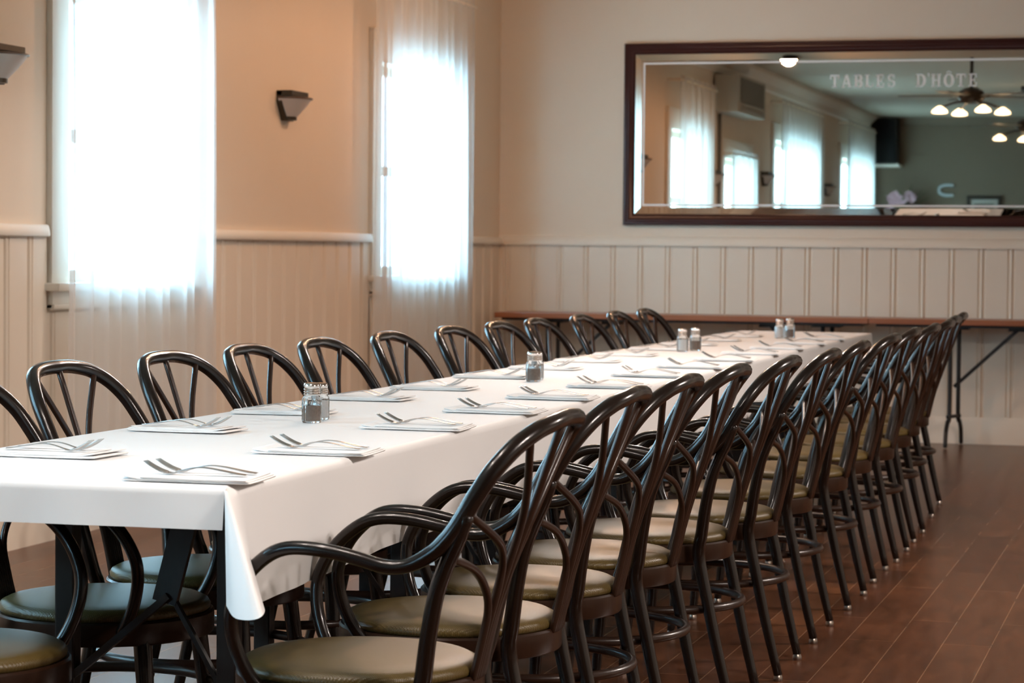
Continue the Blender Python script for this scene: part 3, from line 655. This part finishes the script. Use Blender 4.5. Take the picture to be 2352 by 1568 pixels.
# ------------------------------------------------------------------ things the mirror shows behind the camera, plus added unseen lights
ac = empty('air_conditioner', (XL + .022, 7.72, 2.53)); tag(ac, 'boxy ivory air conditioner high on the window wall, seen in the mirror', 'air conditioner')
b = MB(); b.box(0, .23, -.72, .72, 0, .36); b.build('body', M['acbody'], ac, smooth=False, bevel=.012)
b = MB(); b.box(.228, .238, -.60, .62, .10, .33); b.build('grille', M['acgrille'], ac, smooth=False)
b = MB(); 
for q in range(3): b.box(.23, .243, -.60, .62, .025 + q * .02, .035 + q * .02)
b.build('louvre', M['acbody'], ac, smooth=False)
b = MB(); b.box(XL, XL + .03, 8.12, 8.16, 1.3, 2.53); o = b.build('cable_duct', M['acgrille'], None, smooth=False); tag(o, 'thin grey cable duct running down from the air conditioner', 'duct')

sk = empty('loudspeaker', (-4.28, YF, 2.43)); tag(sk, 'tall black loudspeaker on a shelf in the rear corner, seen in the mirror', 'speaker')
b = MB(); b.box(-.185, .185, .01, .33, 0, .63); b.build('cabinet', M['speaker'], sk, smooth=False, bevel=.01)
b = MB(); b.box(-.15, .165, .33, .345, .02, .61); b.build('grille', M['spkcloth'], sk, smooth=False)
b = MB(); b.box(-4.49, -4.06, YF, YF + .36, 2.39, 2.43); o = b.build('wall_shelf', M['trim'], None, smooth=False); tag(o, 'narrow pale shelf holding the black loudspeaker', 'shelf')
fl = empty('flower_arrangement', (-4.0, YF + .3, 0)); tag(fl, 'pale pink flower arrangement with green leaves near the rear wall', 'flowers')
b = MB(); b.lathe([(.02, 0), (.17, 0), (.19, .05), (.16, .7), (.10, 1.05), (.06, 1.2)], 20); b.build('pedestal', M['rear'], fl)
b = MB(); b.lathe([(.06, 1.2), (.10, 1.3), (.12, 1.5), (.09, 1.68), (.10, 1.72)], 20); b.build('vase', M['vase'], fl)
rf = random.Random(12)
b = MB()
for q in range(46):
    a, e = rf.uniform(0, 2 * pi), rf.uniform(.1, 1.3); d = Vector((cos(a) * cos(e), sin(a) * cos(e) * .6, sin(e))); s0 = Vector((0, 0, 1.72)); L = rf.uniform(.22, .55); m1 = s0 + d * L * .6; p1 = s0 + d * L + Vector((0, 0, -.05))
    w = d.cross(Vector((0, 0, 1))).normalized() * .03
    b.add([s0, m1 + w, p1, m1 - w, m1 + Vector((0, 0, .015))], [(0, 1, 4), (1, 2, 4), (2, 3, 4), (3, 0, 4)])
b.build('foliage', M['leaf'], fl)
b = MB()
for q in range(16):
    a, e = rf.uniform(0, 2 * pi), rf.uniform(.1, 1.2); c = Vector((cos(a) * cos(e) * .24, .10 + abs(sin(a)) * .08, 1.78 + sin(e) * .26))
    for p in range(5):
        t = 2 * pi * p / 5; u = Vector((cos(t), .35, sin(t))) * .06; v = Vector((-sin(t), 0, cos(t))) * .028
        b.add([c, c + u * .6 + v, c + u, c + u * .6 - v], [(0, 1, 2, 3)])
b.build('blossoms', M['petal'], fl)
pf = empty('framed_picture', (-2.935, YF, 1.45)); tag(pf, 'dark framed picture with pale mount on the rear wall, seen in the mirror', 'picture')
b = MB()
for (x0, x1, z0, z1) in ((-.235, .235, .51, .56), (-.235, .235, 0, .05), (-.235, -.185, .05, .51), (.185, .235, .05, .51)): b.box(x0, x1, .0, .03, z0, z1)
b.build('frame', M['fan'], pf, smooth=False)
b = MB(); b.box(-.185, .185, .005, .015, .05, .51); b.build('mount', M['paper'], pf, smooth=False)
b = MB(); b.box(-.13, .13, .0145, .017, .11, .45); b.build('print', M['pict'], pf, smooth=False)
b = MB(); b.tube([(-3.36, YF + .025, 2.15), (-3.46, YF + .025, 2.15), (-3.53, YF + .025, 2.125), (-3.545, YF + .025, 2.08), (-3.53, YF + .025, 2.04), (-3.46, YF + .025, 2.015), (-3.36, YF + .025, 2.015)], .022, n=8, sub=3)  # solid tube in place of a bright C-shaped reflection
o = b.build('solid_reflection', M['c_reflection']); tag(o, 'small pale C-shaped reflection, built solid, on the dark rear wall', 'reflection')

def lamp(loc, watt, rad=.05, col=WARM, kind='SPOT'):
    L = bpy.data.lights.new('bulb_light', kind); L.energy = watt; L.color = col; L.shadow_soft_size = rad
    if kind == 'SPOT': L.spot_size = radians(164); L.spot_blend = .35
    o = bpy.data.objects.new('bulb_light', L); COL.objects.link(o); o.location = loc; return o
def ceiling_fan(label, x, y, zl, a0, watt=LAMP_W):
    root = empty('ceiling_fan', (x, y, zl)); tag(root, label, 'ceiling fan', 'ceiling fans with lit glass shades'); H = ZC - zl
    b = MB(); b.lathe([(.005, H - .001), (.075, H - .001), (.07, H - .05), (.02, H - .08), (.005, H - .08)], 20); b.build('canopy', M['fan'], root)
    b = MB(); b.tube([(0, 0, H - .07), (0, 0, .20)], .017, sub=2); b.build('downrod', M['fan'], root)
    b = MB(); b.lathe([(.005, .22), (.06, .215), (.115, .18), (.12, .12), (.09, .085), (.05, .07), (.005, .07)], 24); b.build('motor', M['fan'], root)
    for q in range(5):
        R = Matrix.Rotation(a0 + q * 2 * pi / 5, 3, 'Z'); b = MB(); b.box(.10, .20, -.02, .02, .135, .145, R); b.box(.18, .66, -.065, .065, .140, .148, R); b.build('blade', M['blade'], root, smooth=False, bevel=.003)
    for q in range(4):
        a = a0 + .5 + q * pi / 2; c, s_ = cos(a), sin(a)
        b = MB(); b.tube([(.04 * c, .04 * s_, .08), (.13 * c, .13 * s_, .085), (.285 * c, .285 * s_, .035)], .010, n=8, sub=3); arm = b.build('lamp_arm', M['fan'], root)
        b = MB(); b.lathe([(.015, .045), (.03, .035), (.066, .008), (.074, -.014), (.05, -.022), (.005, -.026)], 20, (.30 * c, .30 * s_, 0)); b.build('lamp_shade', M['bulb'], arm)
        lamp((x + .30 * c, y + .30 * s_, zl - .055), watt, .035, WARM2)
ceiling_fan('dark ceiling fan with lit shades over the table middle, seen in mirror', -2.05, 8.7, 2.50, .62, LAMP_T)
ceiling_fan('dark ceiling fan with lit shades farther down the room, seen in mirror', -1.93, 3.5, 2.50, .9, LAMP_T)
ln = empty('pendant_lantern', (-2.96, 13.2, 2.630)); tag(ln, 'two-tiered lit glass lantern hanging from the ceiling, seen at the mirror top', 'pendant light')
b = MB(); b.lathe([(.005, .449), (.06, .449), (.055, .42), (.012, .405), (.012, .16), (.05, .155), (.06, .14), (.005, .14)], 20); b.build('rod_and_canopy', M['fan'], ln)
b = MB(); b.lathe([(.005, .139), (.060, .139), (.064, .125), (.064, .080), (.052, .072), (.064, .062), (.062, .035), (.052, .028), (.005, .028)], 24); b.build('glass_tiers', M['lant'], ln)
lamp((-2.96, 13.2, 2.645), LAMP_W, .06, kind='POINT')
ceiling_fan('added unseen ceiling fan on the open-floor side, level with the table middle', 1.7, 8.7, 2.50, .1, FILL_R)  # added out of view to brighten the room
ceiling_fan('added unseen ceiling fan on the open-floor side, toward the camera end of the room', 1.7, 3.5, 2.50, .6, FILL_R)  # second unseen fan, also added for its light
for y, lab in ((9.7, 'added unseen warm downlight between the two curtained windows'), (11.7, 'added unseen warm downlight above the wall beside the corner window')):  # unseen fill lights, added to warm and brighten the window wall
    dl = empty('added_downlight', (-2.95, y, ZC)); tag(dl, lab, 'added fill light', 'added downlights along the window wall')
    b = MB(); b.lathe([(.075, -.001), (.075, -.006), (.055, -.008), (.050, -.001)], 24, loop=True); b.build('trim_ring', M['trim'], dl)
    b = MB(); b.lathe([(.004, -.003), (.050, -.003), (.050, -.001), (.004, -.001)], 24); b.build('lens', M['lant'], dl)
    lamp((-2.95, y, ZC - .03), FILL_D, .05)
